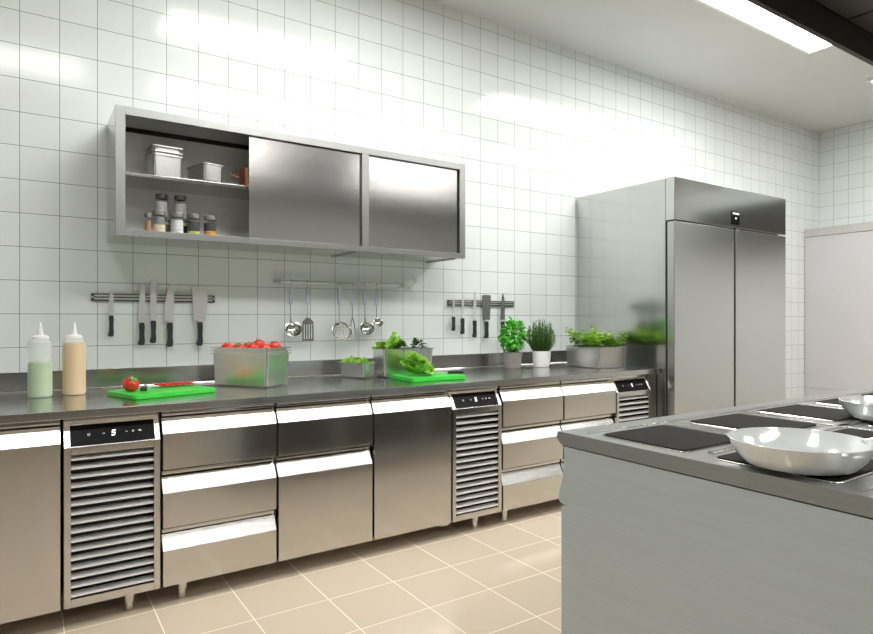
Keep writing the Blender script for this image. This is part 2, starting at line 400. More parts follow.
# ------------------------------------------------------------------ tall fridge
FX0, FX1, FY, FT = 3.431, 4.798, -.885, 2.040
t = thing('upright_fridge', 'tall two-door stainless steel fridge standing at the end of the worktop', 'fridge', (FX0, 0, 0))
W = FX1 - FX0
m = MB(); m.box(0, W, -.815, -.004, .12, FT, .003); m.build('body', M['steel_side'], t)
m = MB(); m.box(0, W, FY, -.8155, 1.762, FT, .003); head = m.build('header_panel', M['steel_side'], t)
MB().box(.006, W - .006, -.829, -.8155, .14, 1.756).build('gasket_gap_shade', M['gasket_gap_shade'], t)
MB().box(.66, .70, FY + .012, -.829, .14, 1.756).build('centre_post', M['gasket_gap_shade'], t)
for a, b in ((0, .672), (.692, W)):
    d = MB(); d.box(a, b, FY, -.829, .135, 1.752, .004); d = d.build('door', M['steel_v'], t)
    MB().box(a + .03 if a else b - .07, a + .07 if a else b - .03, FY + .012, -.829, 1.7522, 1.7605, .001).build('hinge', M['steel_smooth'], d)
ct = MB().box(.638, .734, FY - .004, FY + .001, 1.782, 1.877, .001).build('control_panel', M['glassblack'], head)
c = MB(); c.box(.646, .726, FY - .0052, FY - .0035, 1.856, 1.868); c.build('logo_bar', M['glyph_dim'], head)
c = MB(); c.lathe([(0, 0), (.006, 0), (.006, .001), (0, .001)], 12, Tm(.686, FY - .004, 1.829) @ Rx(PI / 2)); c.build('indicator_light', M['glyph'], head)
for fx in (.08, W - .08):
    for fy in (-.75, -.1): MB().lathe([(0, 0), (.025, 0), (.025, .12), (0, .12)], 16, Tm(fx, fy, 0)).build('foot', M['steel'], t)

# ------------------------------------------------------------------ white cupboard by right wall
t = thing('white_cupboard', 'shallow white cupboard with grey top lip against the right tiled wall', 'cupboard', (X1, 0, 0))
m = MB(); m.box(-.293, -.004, -1.4, -.004, 0, 1.99, .002); m.build('body', M['white_door'], t)
MB().box(-.303, -.004, -1.41, -.004, 1.992, 2.077, .003).build('top_lip', M['grey_lip'], t)
MB().box(-.303, -.2935, -.698, -.006, .385, 1.986, .002).build('door', M['white_door'], t)
MB().box(-.303, -.2935, -1.398, -.702, .385, 1.986, .002).build('door', M['white_door'], t)
MB().box(-.301, -.2935, -1.398, -.006, .06, .379, .002).build('drawer', M['white_door'], t)

t = thing('added_air_duct', 'dark grey square air duct added out of view, high along the right tiled wall', 'duct', (7.15, 0, 0))  # unseen duct added so the fridge front reflects something dark
MB().box(-.42, -.004, -3.05, -1.55, 1.98, 2.42, .004).build('casing', M['hood'], t)
for yy in (-2.9, -2.3, -1.7): MB().box(-.43, -.003, yy - .02, yy + .02, 1.97, 2.43, .002).build('flange', M['hood'], t)

# ------------------------------------------------------------------ wall cabinet
CX0, CX1, CY, CZ0, CZ1 = .315, 2.156, -.35, 1.480, 2.043
t = thing('wall_cabinet', 'wall-mounted stainless steel cabinet with sliding doors, one bay open', 'cabinet', (0, 0, 0))
m = MB()
m.box(CX0, CX0 + .012, CY + .012, -.003, CZ0, CZ1); m.box(CX1 - .012, CX1, CY + .012, -.003, CZ0, CZ1)
m.box(CX0 + .012, CX1 - .012, CY + .012, -.003, CZ1 - .012, CZ1); m.box(CX0 + .012, CX1 - .012, CY + .012, -.003, CZ0, CZ0 + .012)
m.box(1.494, 1.504, CY + .03, -.012, CZ0 + .012, CZ1 - .012)
m.build('body', M['case_steel'], t)
MB().box(CX0 + .012, CX1 - .012, -.012, -.0035, CZ0 + .012, CZ1 - .012).build('back_panel', M['steel_inner'], t)
m = MB()
m.box(CX0, CX0 + .038, CY, CY + .012, CZ0, CZ1, .001); m.box(CX1 - .040, CX1, CY, CY + .012, CZ0, CZ1, .001)
m.box(1.479, 1.520, CY, CY + .012, CZ0 + .03, CZ1 - .036, .001)
m.box(CX0 + .038, CX1 - .040, CY, CY + .012, CZ1 - .036, CZ1, .001); m.box(CX0 + .038, CX1 - .040, CY, CY + .012, CZ0, CZ0 + .03, .001)
m.build('front_frame', M['frame_steel'], t)
MB().box(.353, 1.478, -.03, -.0125, CZ1 - .022, CZ1 - .0125).build('door_track', M['gasket_gap_shade'], t)
MB().box(CX0 + .013, 1.493, -.30, -.0125, 1.754, 1.769, .002).build('shelf', M['steel_smooth'], t)
d = MB(); d.box(.886, 1.478, CY + .016, CY + .030, CZ0 + .026, CZ1 - .040, .0015); d.build('sliding_door', M['door_steel'], t)
d = MB(); d.box(1.508, 2.108, CY + .016, CY + .030, CZ0 + .026, CZ1 - .040, .0015); d.build('sliding_door', M['door_steel'], t)
MB().box(2.109, 2.143, CY + .022, CY + .034, CZ0 + .013, CZ1 - .013).build('gap_strip', M['gasket_gap_shade'], t)  # black strip filling the gap beside the right sliding door
for xx in (1.45, 2.09):
    MB().box(xx, xx + .006, -.33, -.004, CZ0 - .008, CZ0 - .0005).build('mounting_bracket', M['steel'], t)

# ------------------------------------------------------------------ gastronorm containers
def gn_mesh(w, d, h, wall=.0022, rim=.008, taper=.96, inset=0):
    m = MB(); b = bmesh.new()
    def ring(sx, sy, z, r=.013, k=5):
        pts = []
        for qx, qy, a0 in ((1, 1, 0), (-1, 1, 90), (-1, -1, 180), (1, -1, 270)):
            for i in range(k):
                a = R(a0 + 90 * i / (k - 1)); pts.append(b.verts.new((qx * (sx - r) + r * math.cos(a), qy * (sy - r) + r * math.sin(a), z)))
        return pts
    W2, D2 = w / 2, d / 2; wt = W2 - .005 - inset; dt = D2 - .005 - inset
    rs = [ring(wt * taper - .008, dt * taper - .008, 0, .012), ring(wt * taper, dt * taper, .008), ring(wt, dt, h - .004), ring(W2 + rim - .003, D2 + rim - .003, h - .004, .02), ring(W2 + rim - .003, D2 + rim - .003, h, .02),
          ring(wt - wall, dt - wall, h - .001), ring(wt * taper - wall, dt * taper - wall, .010), ring(wt * taper - .011, dt * taper - .011, .003, .012)]
    for a, c in zip(rs, rs[1:]):
        n = len(a)
        for i in range(n): b.faces.new((a[i], a[(i + 1) % n], c[(i + 1) % n], c[i]))
    b.faces.new(rs[0][::-1]); b.faces.new(rs[-1])
    bmesh.ops.recalc_face_normals(b, faces=b.faces)
    return m.merge(b)
def gn(label, x, y, z, w, d, h, a, group=None, name='steel_food_container', cat='container', mat='bin_steel', inset=0):
    o = gn_mesh(w, d, h, inset=inset).build(name, M[mat]); o.location = (x, y, z + .0008); o.rotation_euler = (0, 0, R(a))
    return tag(o, label, cat, group)
def corner(fx, fy, w, d, a):                       # centre from the front-left corner
    a = R(a); return (fx + w / 2 * math.cos(a) - d / 2 * math.sin(a), fy + w / 2 * math.sin(a) + d / 2 * math.cos(a))
bx, by = corner(.926, -.483, .186, .338, 34)
BIGA = 34
for k, lab in enumerate(('large steel food container at the base of the stack, on the worktop', 'middle container of the large steel stack, showing only its rim', 'topmost container of the large steel stack, filled with tomatoes')):
    gn(lab, bx, by, WT + k * .014, .186, .338, .160, BIGA, 'nested tall steel containers', inset=.003 * k)
gsx, gsy = corner(1.497, -.338, .10, .205, 20)
gn('smallest steel food container on the worktop, filled with lettuce leaves', gsx, gsy, WT, .10, .205, .085, 20)
gmx, gmy = corner(1.60, -.362, .318, .176, -4)
gn('wide steel container behind the lettuce board, holding lettuce and dark greens', gmx, gmy, WT, .318, .176, .160, -4)
ghx, ghy = corner(3.022, -.611, .262, .35, -5)
gn('steel container planted with herbs, standing beside the tall fridge', ghx, ghy, WT, .262, .35, .142, -5)
for k, lab in enumerate(('lowest of the stacked steel containers on the cabinet shelf', 'middle one of the stacked steel containers on the cabinet shelf', 'topmost empty container of the stack on the cabinet shelf')):
    gn(lab, .536, -.175, 1.7695 + [0, .016, .040][k], .135, .15, .108, 4, 'steel containers stacked on the shelf', mat='bin_steel', inset=.003 * k)
sx, sy = corner(.685, -.285, .105, .165, 15)
gn('low steel container between shelf stack and copper pot', sx, sy, 1.7695, .105, .19, .088, 15)

# ------------------------------------------------------------------ tomatoes
def tomato(r, rot, label, loc, group=None, tl=0):
    t = thing('tomato', label, 'tomato', loc, rot, group)
    b = bmesh.new(); bmesh.ops.create_uvsphere(b, u_segments=28, v_segments=18, radius=r)
    for v in b.verts:
        a = math.atan2(v.co.y, v.co.x); q = math.hypot(v.co.x, v.co.y) / r
        v.co.z *= .90; v.co *= 1 + .022 * math.cos(5 * a) * q
        if v.co.z > 0: v.co.z -= .2 * r * math.exp(-(q / .28) ** 2)
    tilt = Tm(0, 0, r * .90) @ Rx(R(tl)) if tl else Tm(0, 0, r * .90); b.transform(tilt)
    MB().merge(b).build('skin', M['tomato'], t)
    c = MB(); z = r * .82
    for k in range(5):
        a = 2 * PI * k / 5 + .3
        dx, dy = math.cos(a), math.sin(a); px, py = -dy, dx; rows = []
        for s_, w_, h_ in ((.0, .10, -.02), (.2, .14, .04), (.42, .10, .09), (.62, .02, .16)):
            rows.append([(r * (s_ * dx + q * w_ * px), r * (s_ * dy + q * w_ * py), z + r * (h_ - .02 * abs(q))) for q in (-1, 0, 1)])
        c.grid(rows, tilt)
    c.tube([(0, 0, z - .004), (.001, 0, z + .004), (.003, .001, z + .009)], .0016, 6, mat=tilt)
    c.build('calyx', M['calyx'], t)
    return t
Fb = Matrix.Translation((bx, by, 0)) @ Rz(R(BIGA))
for k, (u, v, dz, rr) in enumerate(((-.040, .112, .150, .030), (-.042, .035, .145, .031), (.024, -.028, .162, .032), (-.045, -.047, .150, .031), (.035, -.112, .154, .032), (.035, .045, .150, .031), (-.040, -.114, .148, .030), (.036, .112, .146, .030))):
    p = Fb @ Vector((u, v, WT + dz + .004))
    tomato(rr, rnd.uniform(-1, 1), ('ripe red tomato heaped in the large steel container'), p, 'tomatoes in the container', 22 if k in (1, 5) else -38)

# ------------------------------------------------------------------ chopping boards and what lies on them
def board(label, x, y, w, d, h, a, name='chopping_board'):
    o = MB().box(-w / 2, w / 2, -d / 2, d / 2, 0, h, .004, 2, vert_bev=.018).build(name, M['board'])
    o.location = (x, y, WT + .0008); o.rotation_euler = (0, 0, R(a)); return tag(o, label, 'chopping board')
board('bright green chopping board with a whole tomato and slices on it', .488, -.421, .36, .265, .020, 17)
board('bright green chopping board with a lettuce lying on it', 1.795, -.515, .335, .25, .022, -2)
tomato(.033, .4, 'whole red tomato standing on the green chopping board', (.362, -.452, WT + .0215), None, 42)
def slice_(label, x, y):
    t = thing('tomato_slice', label, 'tomato slice', (x, y, WT + .0215), 0, 'tomato slices on the green board')
    A = Tm(0, 0, .0115) @ Ry(R(15)); r = .027
    MB().lathe([(r - .0015, -.003), (r, -.0022), (r, .0022), (r - .0015, .003), (r - .0015, -.003)], 24, A).build('skin', M['tomato'], t)
    MB().lathe([(0, -.0029), (r - .0014, -.0029), (r - .0014, .0029), (0, .0029)], 24, A).build('flesh', M['tomato_cut'], t)
for k in range(6): slice_('thin red tomato slice in the overlapping row on the green board', .488 + .0265 * k, -.352 + .004 * k)

def knife_parts(t, A, outline, hl, hw, thick=.0022, mat='blade'):
    """blade outline (x,z) with z=0 at the bolster and z up to the tip; handle hangs below"""
    MB().prism(outline, -thick / 2, thick / 2, 'y', A, bev=.0004).build('blade', M[mat], t)
    MB().box(-hw * .32, hw * .32, -.004, .004, -.012, .004, .0015, mat=A).build('bolster', M['blade'], t)
    p = [(-.42, -.008), (.42, -.008), (.5, -.25 * hl), (.42, -.55 * hl), (.52, -.85 * hl), (.40, -hl), (-.35, -1.01 * hl), (-.72, -.95 * hl), (-.60, -.88 * hl), (-.42, -.75 * hl), (-.40, -.4 * hl), (-.5, -.2 * hl)]
    pts = [(a * hw, b) for a, b in p]
    MB().prism(pts, -.008, .008, 'y', A, bev=.003).build('handle', M['black_plastic'], t)
def o_paring(L): return [(-.010, 0), (.010, 0), (.010, L * .55), (.004, L * .9), (.001, L), (-.003, L * .93), (-.010, L * .45)]
def o_chef(L, w): return [(-w / 2, .002), (w / 2, 0), (w / 2, L * .55), (w * .40, L * .78), (w * .22, L * .93), (.08 * w, L), (-.05 * w, L * .97), (-w * .30, L * .72), (-w * .46, L * .4)]
def o_bread(L, w):
    return [(-w / 2, .012), (-w / 2 + .004, .004), (w / 2, 0), (w / 2, L * .86), (w * .42, L * .95), (w * .15, L), (-w * .2, L * .985), (-w * .42, L * .9), (-w / 2, L * .7)]
def o_cleaver(L, w, wb): return [(-wb / 2, 0), (wb * .25, 0), (wb * .5, .004), (w / 2, L * .96), (w / 2 - .006, L), (-w / 2 + .006, L), (-w / 2, L * .97)]
def wall_knife(label, name, x, zt, zb, zh, outline, hw=.024, y=-.0245, group='knives on the wall', mat='blade'):
    t = thing(name, label, 'knife', (x, y, zb + H), 0, group)
    knife_parts(t, Matrix.Identity(4), outline, zb - zh, hw, mat=mat)
    return t
def rack(x0, x1, z0, z1, label):
    t = thing('magnetic_knife_rack', label, 'knife rack', (x0, 0, z0 + H))
    w, h = x1 - x0, z1 - z0
    m = MB(); m.box(0, w, -.016, -.001, 0, h, .003); m.build('bar', M['rack_plastic'], t)
    for a in (.22, .62): MB().box(.012, w - .012, -.019, -.0155, h * a - .001, h * (a + .2), .0008).build('magnet_strip', M['rail'], t)
    for xx in (.0055, w - .0055): MB().lathe([(0, 0), (.0045, 0), (.0045, .003), (0, .003)], 12, Tm(xx, -.0155, h / 2) @ Rx(PI / 2)).build('screw', M['rail'], t)
rack(.249, .803, .083, .119, 'long black magnetic knife rack on the tiles below the wall cabinet')
rack(2.255, 2.811, .086, .122, 'black magnetic knife rack on the tiles above the potted basil')
wall_knife('small paring knife with black handle, hanging apart on the rack under the open cabinet', 'paring_knife', .331, .145, .023, -.085, o_paring(.122), .021)
wall_knife('black-handled chef knife with plain pointed blade, beside the round-tipped bread knife', 'chef_knife', .461, .183, -.012, -.129, o_chef(.195, .030), .026)
wall_knife('black-handled bread knife with long round-tipped blade', 'bread_knife', .512, .198, -.002, -.120, o_bread(.200, .028), .024)
wall_knife('broad-bladed black-handled knife between the bread knife and the large cleaver', 'santoku_knife', .587, .170, -.012, -.140, [(-.028, .0), (.012, 0), (.018, .004), (.018, .182), (.006, .182), (-.004, .172), (-.014, .14), (-.022, .09)], .027)
wall_knife('large pale cleaver with black handle on the rack under the open cabinet', 'cleaver', .728, .160, -.010, -.138, o_cleaver(.170, .079, .06), .026)
wall_knife('smallest slim knife at the outer end of the rack above the basil', 'paring_knife', 2.290, .144, .02, -.080, o_paring(.125), .022, group='knives on the rack above the basil')
wall_knife('slim utility knife next to the smallest knife on the rack above the basil', 'utility_knife', 2.362, .162, .01, -.102, o_chef(.152, .022), .025, group='knives on the rack above the basil')
wall_knife('long thin carving knife beside the dark cleaver', 'carving_knife', 2.461, .188, -.005, -.125, o_chef(.193, .024), .026, group='knives on the rack above the basil')
wall_knife('dark cleaver with black handle on the rack above the basil', 'cleaver', 2.560, .160, -.012, -.132, o_cleaver(.172, .074, .06), .028, mat='blade_dark', group='knives on the rack above the basil')
wall_knife('pointed chef knife hanging partly behind the basil leaves', 'chef_knife', 2.700, .177, -.012, -.135, o_chef(.188, .036), .028, mat='blade_dark', group='knives on the rack above the basil')
def flat_knife(label, name, loc, rz, L, w, hl):
    t = thing(name, label, 'knife', loc, rz)
    A = Rz(0) @ Rx(-PI / 2) @ Rz(0)
    knife_parts(t, Tm(0, 0, .0085) @ A, o_chef(L, w), hl, .022)
    return t
flat_knife('black-handled knife lying beside the whole tomato, handle toward the worktop edge', 'kitchen_knife', (.424, -.385, WT + .0215), R(-10), .115, .022, .085)
flat_knife('knife with long black handle lying beyond the lettuce on the green board', 'kitchen_knife', (1.897, -.535, WT + .0235), R(72), .12, .022, .10)

# ------------------------------------------------------------------ utensil rail
t = thing('utensil_rail', 'slim grey steel rail on the tiles holding hanging utensils', 'rail', (1.121, 0, .2035 + H))
MB().tube([(0, -.045, 0), (.778, -.045, 0)], .0095, 14).build('bar', M['rail'], t)
for xx in (.006, .772):
    q = MB(); q.lathe([(0, 0), (.017, 0), (.017, .008), (.012, .012), (.012, .056), (0, .056)], 18, Tm(xx, -.001, 0) @ Rx(PI / 2)); q.build('bracket', M['rail'], t)
def utensil(name, label, cat, x, zs):
    t = thing(name, label, cat, (x, -.045, .2035 + H), 0, 'utensils hanging on the rail')
    hook = [(0, .0125 * math.cos(a) * 1 , .0125 * math.sin(a)) for a in [R(v) for v in range(-20, 181, 20)]] 
    hook = [(0, -p[1], p[2]) for p in hook] 
    MB().tube(hook + [(0, .0125, -.02), (0, .006, -.03)] if False else [(0, p[1], p[2]) for p in hook][::-1] + [(0, -.0125, -.012), (0, -.008, -.028)], .0018, 8).build('hook', M['steel_smooth'], t)
    MB().box(-.0095, .0095, -.014, -.002, -.125, -.026, .003).build('grip', M['grip'], t)
    MB().tube([(0, -.008, -.124), (0, -.008, zs * .6), (0, -.008, zs)], .0028, 8).build('shaft', M['steel_smooth'], t)
    return t
def ladle_head(t, r, zc, holes=False, xo=.012):
    A = Tm(xo, -.016, zc) @ Rz(R(-18)) @ Rx(R(62)); d = r * .55
    pr = [(0, -d), (r * .45, -d * .92), (r * .8, -d * .6), (r, 0), (r * 1.08, .001), (r * 1.08, .003), (r * .97, .002), (r * .77, -d * .55), (r * .43, -d * .86), (0, -d * .94)]
    MB().lathe(pr, 28, A).build('bowl', M['steel_smooth'], t)
    MB().tube([(0, -.008, zc + r * 1.7), (xo * .3, -.008, zc + r * 1.2), (xo * .6, -.010, zc + r * .88)], [.0028, .004, .006], 8).build('neck', M['steel_smooth'], t)
u = utensil('ladle', 'large round steel ladle hanging at the outer end of the rail, beside the spatula', 'ladle', 1.192, -.225); ladle_head(u, .042, -.160 - .122 + .02)
u = utensil('slotted_spatula', 'slotted steel spatula with squared blade hanging on the rail', 'spatula', 1.287, -.205)
sp = MB(); 
for k in range(5): sp.box(-.030 + .0145 * k, -.0225 + .0145 * k, -.010, -.0085, -.318, -.235, .0005)
sp.box(-.030, .0355, -.010, -.0085, -.235, -.222, .0005); sp.box(-.030, .0355, -.010, -.0085, -.328, -.318, .0005)
sp.prism([(-.030, -.222), (.0355, -.222), (.008, -.198), (-.006, -.198)], -.010, -.0085, 'y')
sp.build('blade', M['steel'], u)
u = utensil('skimmer', 'wide perforated steel skimmer hanging at the middle of the rail', 'skimmer', 1.477, -.220)
A = Tm(.014, -.014, -.277) @ Rz(R(-14)) @ Rx(R(64)); r = .054
sk = MB(); sk.lathe([(r * .86, -.008), (r, 0), (r * 1.06, .001), (r * 1.06, .003), (r * .98, .002), (r * .84, -.006), (r * .86, -.008)], 30, A)
for k in range(-3, 4):
    x = k * r * .25; hh = math.sqrt(max(0, (r * .86) ** 2 - x * x))
    sk.box(x - .0016, x + .0016, -hh, hh, -.009, -.007, mat=A); sk.box(-hh, hh, x - .0016, x + .0016, -.0095, -.0075, mat=A)
sk.build('perforated_bowl', M['steel'], u)
MB().tube([(0, -.008, -.215), (.003, -.008, -.222), (.008, -.010, -.235)], [.0028, .004, .008], 8).build('neck', M['steel_smooth'], u)
u = utensil('carving_fork', 'two-pronged steel fork hanging between skimmer and ladle', 'fork', 1.559, -.205)
fk = MB()
for s in (-1, 1): fk.tube([(0, -.008, -.200), (s * .006, -.008, -.215), (s * .011, -.010, -.24), (s * .012 + .004, -.014, -.285), (s * .013 + .008, -.010, -.322)], [.004, .0034, .003, .0024, .001], 8)
fk.build('prongs', M['steel'], u)
u = utensil('ladle', 'large round steel ladle hanging between the fork and the tiny ladle', 'ladle', 1.639, -.225); ladle_head(u, .041, -.262)
u = utensil('ladle', 'tiny steel ladle at the end of the rail nearer the potted herbs', 'ladle', 1.716, -.200); ladle_head(u, .026, -.228, xo=.008)

# ------------------------------------------------------------------ squeeze bottles
def bottle(label, x, y, level, liquid):
    t = thing('squeeze_bottle', label, 'bottle', (x, y, WT + .0008), 0, 'squeeze bottles at the worktop end')
    r = .0445; hb = .238
    MB().lathe([(0, 0), (r - .004, 0), (r, .005), (r, hb - .012), (r - .006, hb), (r - .010, hb + .004)], 36).build('body', M['plastic_clear'], t)
    MB().lathe([(0, .003), (r - .006, .003), (r - .0025, .008), (r - .0025, level - .001), (r - .004, level), (0, level)], 36).build('liquid', M[liquid], t)
    MB().lathe([(r - .012, hb + .0045), (.030, hb + .005), (.030, hb + .014), (.026, hb + .018), (.014, hb + .021), (.0105, hb + .028), (.0085, hb + .050), (.0035, hb + .074), (.0022, hb + .075), (.0, hb + .075)], 32).build('nozzle_cap', M['cap'], t)
bottle('squeeze bottle half full of pale green dressing on the worktop', .048, -.26, .147, 'liquid_green')
bottle('squeeze bottle nearly full of amber oil on the worktop', .170, -.24, .222, 'liquid_amber')

# ------------------------------------------------------------------ plants
def leaf(m, p, d, up, L, w, cup=.25, curl=.3, n=4):
    d = Vector(d).normalized(); s = d.cross(Vector(up)); s = s.normalized() if s.length > 1e-4 else d.orthogonal().normalized(); u = s.cross(d).normalized()
    rows = []; prof = [.12, .72, 1, .80, .08] if n == 4 else [.2, 1, .1]
    for i in range(n + 1):
        f = i / n; c = Vector(p) + d * (L * f) - u * (curl * L * f * f); ww = w * .5 * prof[i]
        rows.append([c - s * ww + u * (cup * ww), c, c + s * ww + u * (cup * ww)])
    m.grid(rows)
def potted(name, label, x, y, mat, prof):
    t = thing(name, label, 'potted plant', (x, y, WT + .0008))
    MB().lathe(prof, 32).build('pot', M[mat], t)
    rt = max(p[0] for p in prof) - .006; h = max(p[1] for p in prof)
    MB().lathe([(0, h - .016), (rt * .6, h - .013), (rt - .001, h - .016)], 24).build('soil', M['soil'], t)
    return t, h, rt
t, h, rt = potted('potted_basil', 'bushy bright green basil in a taupe pot on the worktop', 2.645, -.20, 'pot_grey',
                  [(0, 0), (.050, 0), (.053, .004), (.061, .088), (.064, .090), (.064, .104), (.0625, .105), (.059, .104), (.057, .085), (.0, .08)])
m = MB(); g = random.Random(3)
for k in range(26):
    a = g.uniform(0, 2 * PI); e = g.uniform(.15, 1.45); rr = .09
    tip = Vector((rr * math.cos(a) * math.cos(e), rr * math.sin(a) * math.cos(e), h + .07 + .14 * math.sin(e)))
    b0 = Vector((g.uniform(-.03, .03), g.uniform(-.03, .03), h - .012)); mid = (b0 + tip) / 2 + Vector((0, 0, .02))
    m.tube([b0, mid, tip], .0014, 5)
for k in range(420):
    a = g.uniform(0, 2 * PI); zz = g.uniform(-.95, 1); cz = math.sqrt(max(0, 1 - zz * zz)); sh = g.uniform(.55, 1.0)
    lump = 1 + .22 * noise.noise(Vector((math.cos(a) * 1.7, math.sin(a) * 1.7, zz * 1.7 + 3)))
    dirv = Vector((math.cos(a) * cz, math.sin(a) * cz, zz))
    p = Vector((0, 0, h + .108)) + Vector((dirv.x * .083, dirv.y * .083, dirv.z * .098)) * sh * lump
    dd = (dirv + Vector((g.uniform(-.7, .7), g.uniform(-.7, .7), g.uniform(-.6, .3)))).normalized()
    leaf(m, p, dd, Vector((0, 0, 1)) + dirv * .6, g.uniform(.026, .044), g.uniform(.018, .028), .3, .35)
m.build('foliage', M['basil'], t)
t, h, rt = potted('potted_rosemary', 'dense upright dark green rosemary in a white pot on the worktop', 2.869, -.235, 'pot_white',
                  [(0, 0), (.045, 0), (.052, .006), (.060, .05), (.0635, .107), (.062, .109), (.059, .107), (.056, .085), (.0, .08)])
m = MB(); g = random.Random(5)
for k in range(130):
    a = g.uniform(0, 2 * PI); q = math.sqrt(g.uniform(0, 1)); Hs = g.uniform(.6, 1) * (.235 - .055 * q * q)
    b0 = Vector((q * .046 * math.cos(a), q * .046 * math.sin(a), h - .014))
    sp_ = .055 * q + g.uniform(-.008, .008)
    def at(f): return b0 + Vector((sp_ * math.sin(f * 2.2) * math.cos(a), sp_ * math.sin(f * 2.2) * math.sin(a), Hs * f))
    m.tube([at(0), at(.33), at(.66), at(1)], .0010, 4)
    for i in range(24):
        f = .06 + .94 * i / 23; p = at(f); b = i * 2.4 + k
        leaf(m, p, Vector((math.cos(b), math.sin(b), .75)), Vector((0, 0, 1)), .024 * (1.05 - .3 * f), .0055, .1, .1, 2)
m.build('foliage', M['rosemary'], t)
# herb tray by the fridge
Fh = Tm(ghx, ghy, 0) @ Rz(R(-5))
so = MB().box(-.113, .113, -.150, .150, WT + .0125, WT + .115, .006).build('soil_block', M['soil']); so.location = (ghx, ghy, 0); so.rotation_euler = (0, 0, R(-5))
tag(so, 'dark potting soil filling the steel container beside the tall fridge', 'soil')
g = random.Random(11)
t = thing('herb_plant', 'light green leafy herbs growing in the steel container beside the tall fridge', 'herbs', (ghx, ghy, WT + .1155), R(-5))
lv = MB(); st = MB()
for (u, v, s_, lb) in ((-.075, -.10, 1.0, 0), (.03, -.095, .95, 0), (.085, -.045, .85, 0), (-.085, .0, 1.1, 0), (.0, .015, 1.25, 0), (.08, .07, 1.1, 0), (-.07, .105, 1.1, 0), (.03, .115, 1.0, 0), (.095, .125, .95, 0), (.095, -.115, .8, 0)):
    for k in range(9):
        a = g.uniform(0, 2 * PI); ln = g.uniform(.055, .120) * s_; out = g.uniform(.01, .075); b0 = Vector((u, v, 0))
        tip = Vector((out * math.cos(a), out * math.sin(a), ln))
        st.tube([b0 + Vector((0.006 * math.cos(a), .006 * math.sin(a), -.002)), b0 + tip * .5 + Vector((0, 0, .012)), b0 + tip], .0012, 5)
        for j in range(12):
            f = g.uniform(.35, 1.05); q = b0 + tip * f + Vector((g.uniform(-.012, .012), g.uniform(-.012, .012), .006)); b = g.uniform(0, 2 * PI)
            if q.z < .045: q.x = max(-.09, min(.09, q.x)); q.y = max(-.13, min(.13, q.y))
            q.y = max(-.165, min(.165, q.y)); q.x = max(-.135, min(.115, q.x))
            leaf(lv, q, Vector((math.cos(b), math.sin(b), g.uniform(-.1, .8))), Vector((0, 0, 1)), g.uniform(.024, .042), g.uniform(.020, .032), .25, .3)
lv.build('foliage', M['cress'], t); st.build('stems', M['cress'], t)

# lettuce: ruffled sheets
def ruffled(m, A, L, w, seed, nu=14, nv=9, ruff=.016, bow=.5, cup=.4):
    g = random.Random(seed); o = Vector((g.uniform(0, 50), g.uniform(0, 50), g.uniform(0, 50))); rows = []
    for i in range(nu + 1):
        f = i / nu; wd = w * (.16 + .84 * math.sin(min(1, f * 1.15) * PI * .62) ** 1.3) * (1 - max(0, f - .8) * 1.4)
        row = []
        for j in range(nv + 1):
            s = 2 * j / nv - 1; a = s * cup * 1.6
            x = math.sin(a) / max(.2, cup * 1.6) * wd * .5 if cup else s * wd * .5
            z = (1 - math.cos(a)) / max(.2, cup * 1.6) * wd * .5 + bow * L * (f * f - f * .6) * .6
            amp = ruff * (abs(s) ** 1.5 * .9 + .35 * f)
            q = o + Vector((x * 46, f * L * 46, 0))
            row.append(Vector((x + amp * .5 * noise.noise(q + Vector((9, 0, 0))), f * L + amp * .6 * noise.noise(q + Vector((0, 7, 0))), z + amp * 1.8 * noise.noise(q))))
        rows.append(row)
    m.grid(rows, A)
def lettuce(name, label, loc, rz, n, L, w, mat, seed=1, az=32, el=(0, 40), group=None, ruff=.012, stalk=True):
    """loose leaves fanning out of one pale stalk along local +y"""
    t = thing(name, label, 'lettuce', loc, rz, group); g = random.Random(seed); m = MB(); pale = MB()
    for k in range(n):
        e = el[0] + (el[1] - el[0]) * ((k + .5) / n) ** 1.1 + g.uniform(-4, 4); a = g.uniform(-az, az)
        A = Rz(R(a)) @ Rx(R(e)) @ Ry(R(g.uniform(-35, 35)))
        l = L * g.uniform(.62, 1.0)
        ruffled(m, A, l, w * g.uniform(.7, 1.1), seed * 31 + k, 18, 11, ruff, g.uniform(-.3, .4), g.uniform(.3, .7))
        pale.tube([A @ Vector((0, 0, -.001)), A @ Vector((0, l * .3, -.002)), A @ Vector((0, l * .6, -.002))], [.0055, .0035, .0012], 6)
    m.build('leaves', M[mat], t)
    if stalk: pale.build('stalk', M['lettuce_pale'], t)
    return t
lettuce('lettuce', 'loose light green lettuce lying on the green chopping board', (1.838, -.505, WT + .037), R(92), 30, .205, .10, 'lettuce', 2, 24, (2, 33))
Fm = Tm(gmx, gmy, 0) @ Rz(R(-4))
p = Fm @ Vector((-.105, .0, WT + .135)); lettuce('lettuce', 'big green lettuce rising from the wide steel container', p, R(-85), 18, .130, .075, 'lettuce', 5, 28, (14, 62))
p = Fm @ Vector((-.13, .04, WT + .158)); lettuce('lettuce', 'small curly lettuce piece in the wide container, above the smallest container', p, R(170), 12, .060, .055, 'lettuce', 7, 70, (5, 60), ruff=.010)
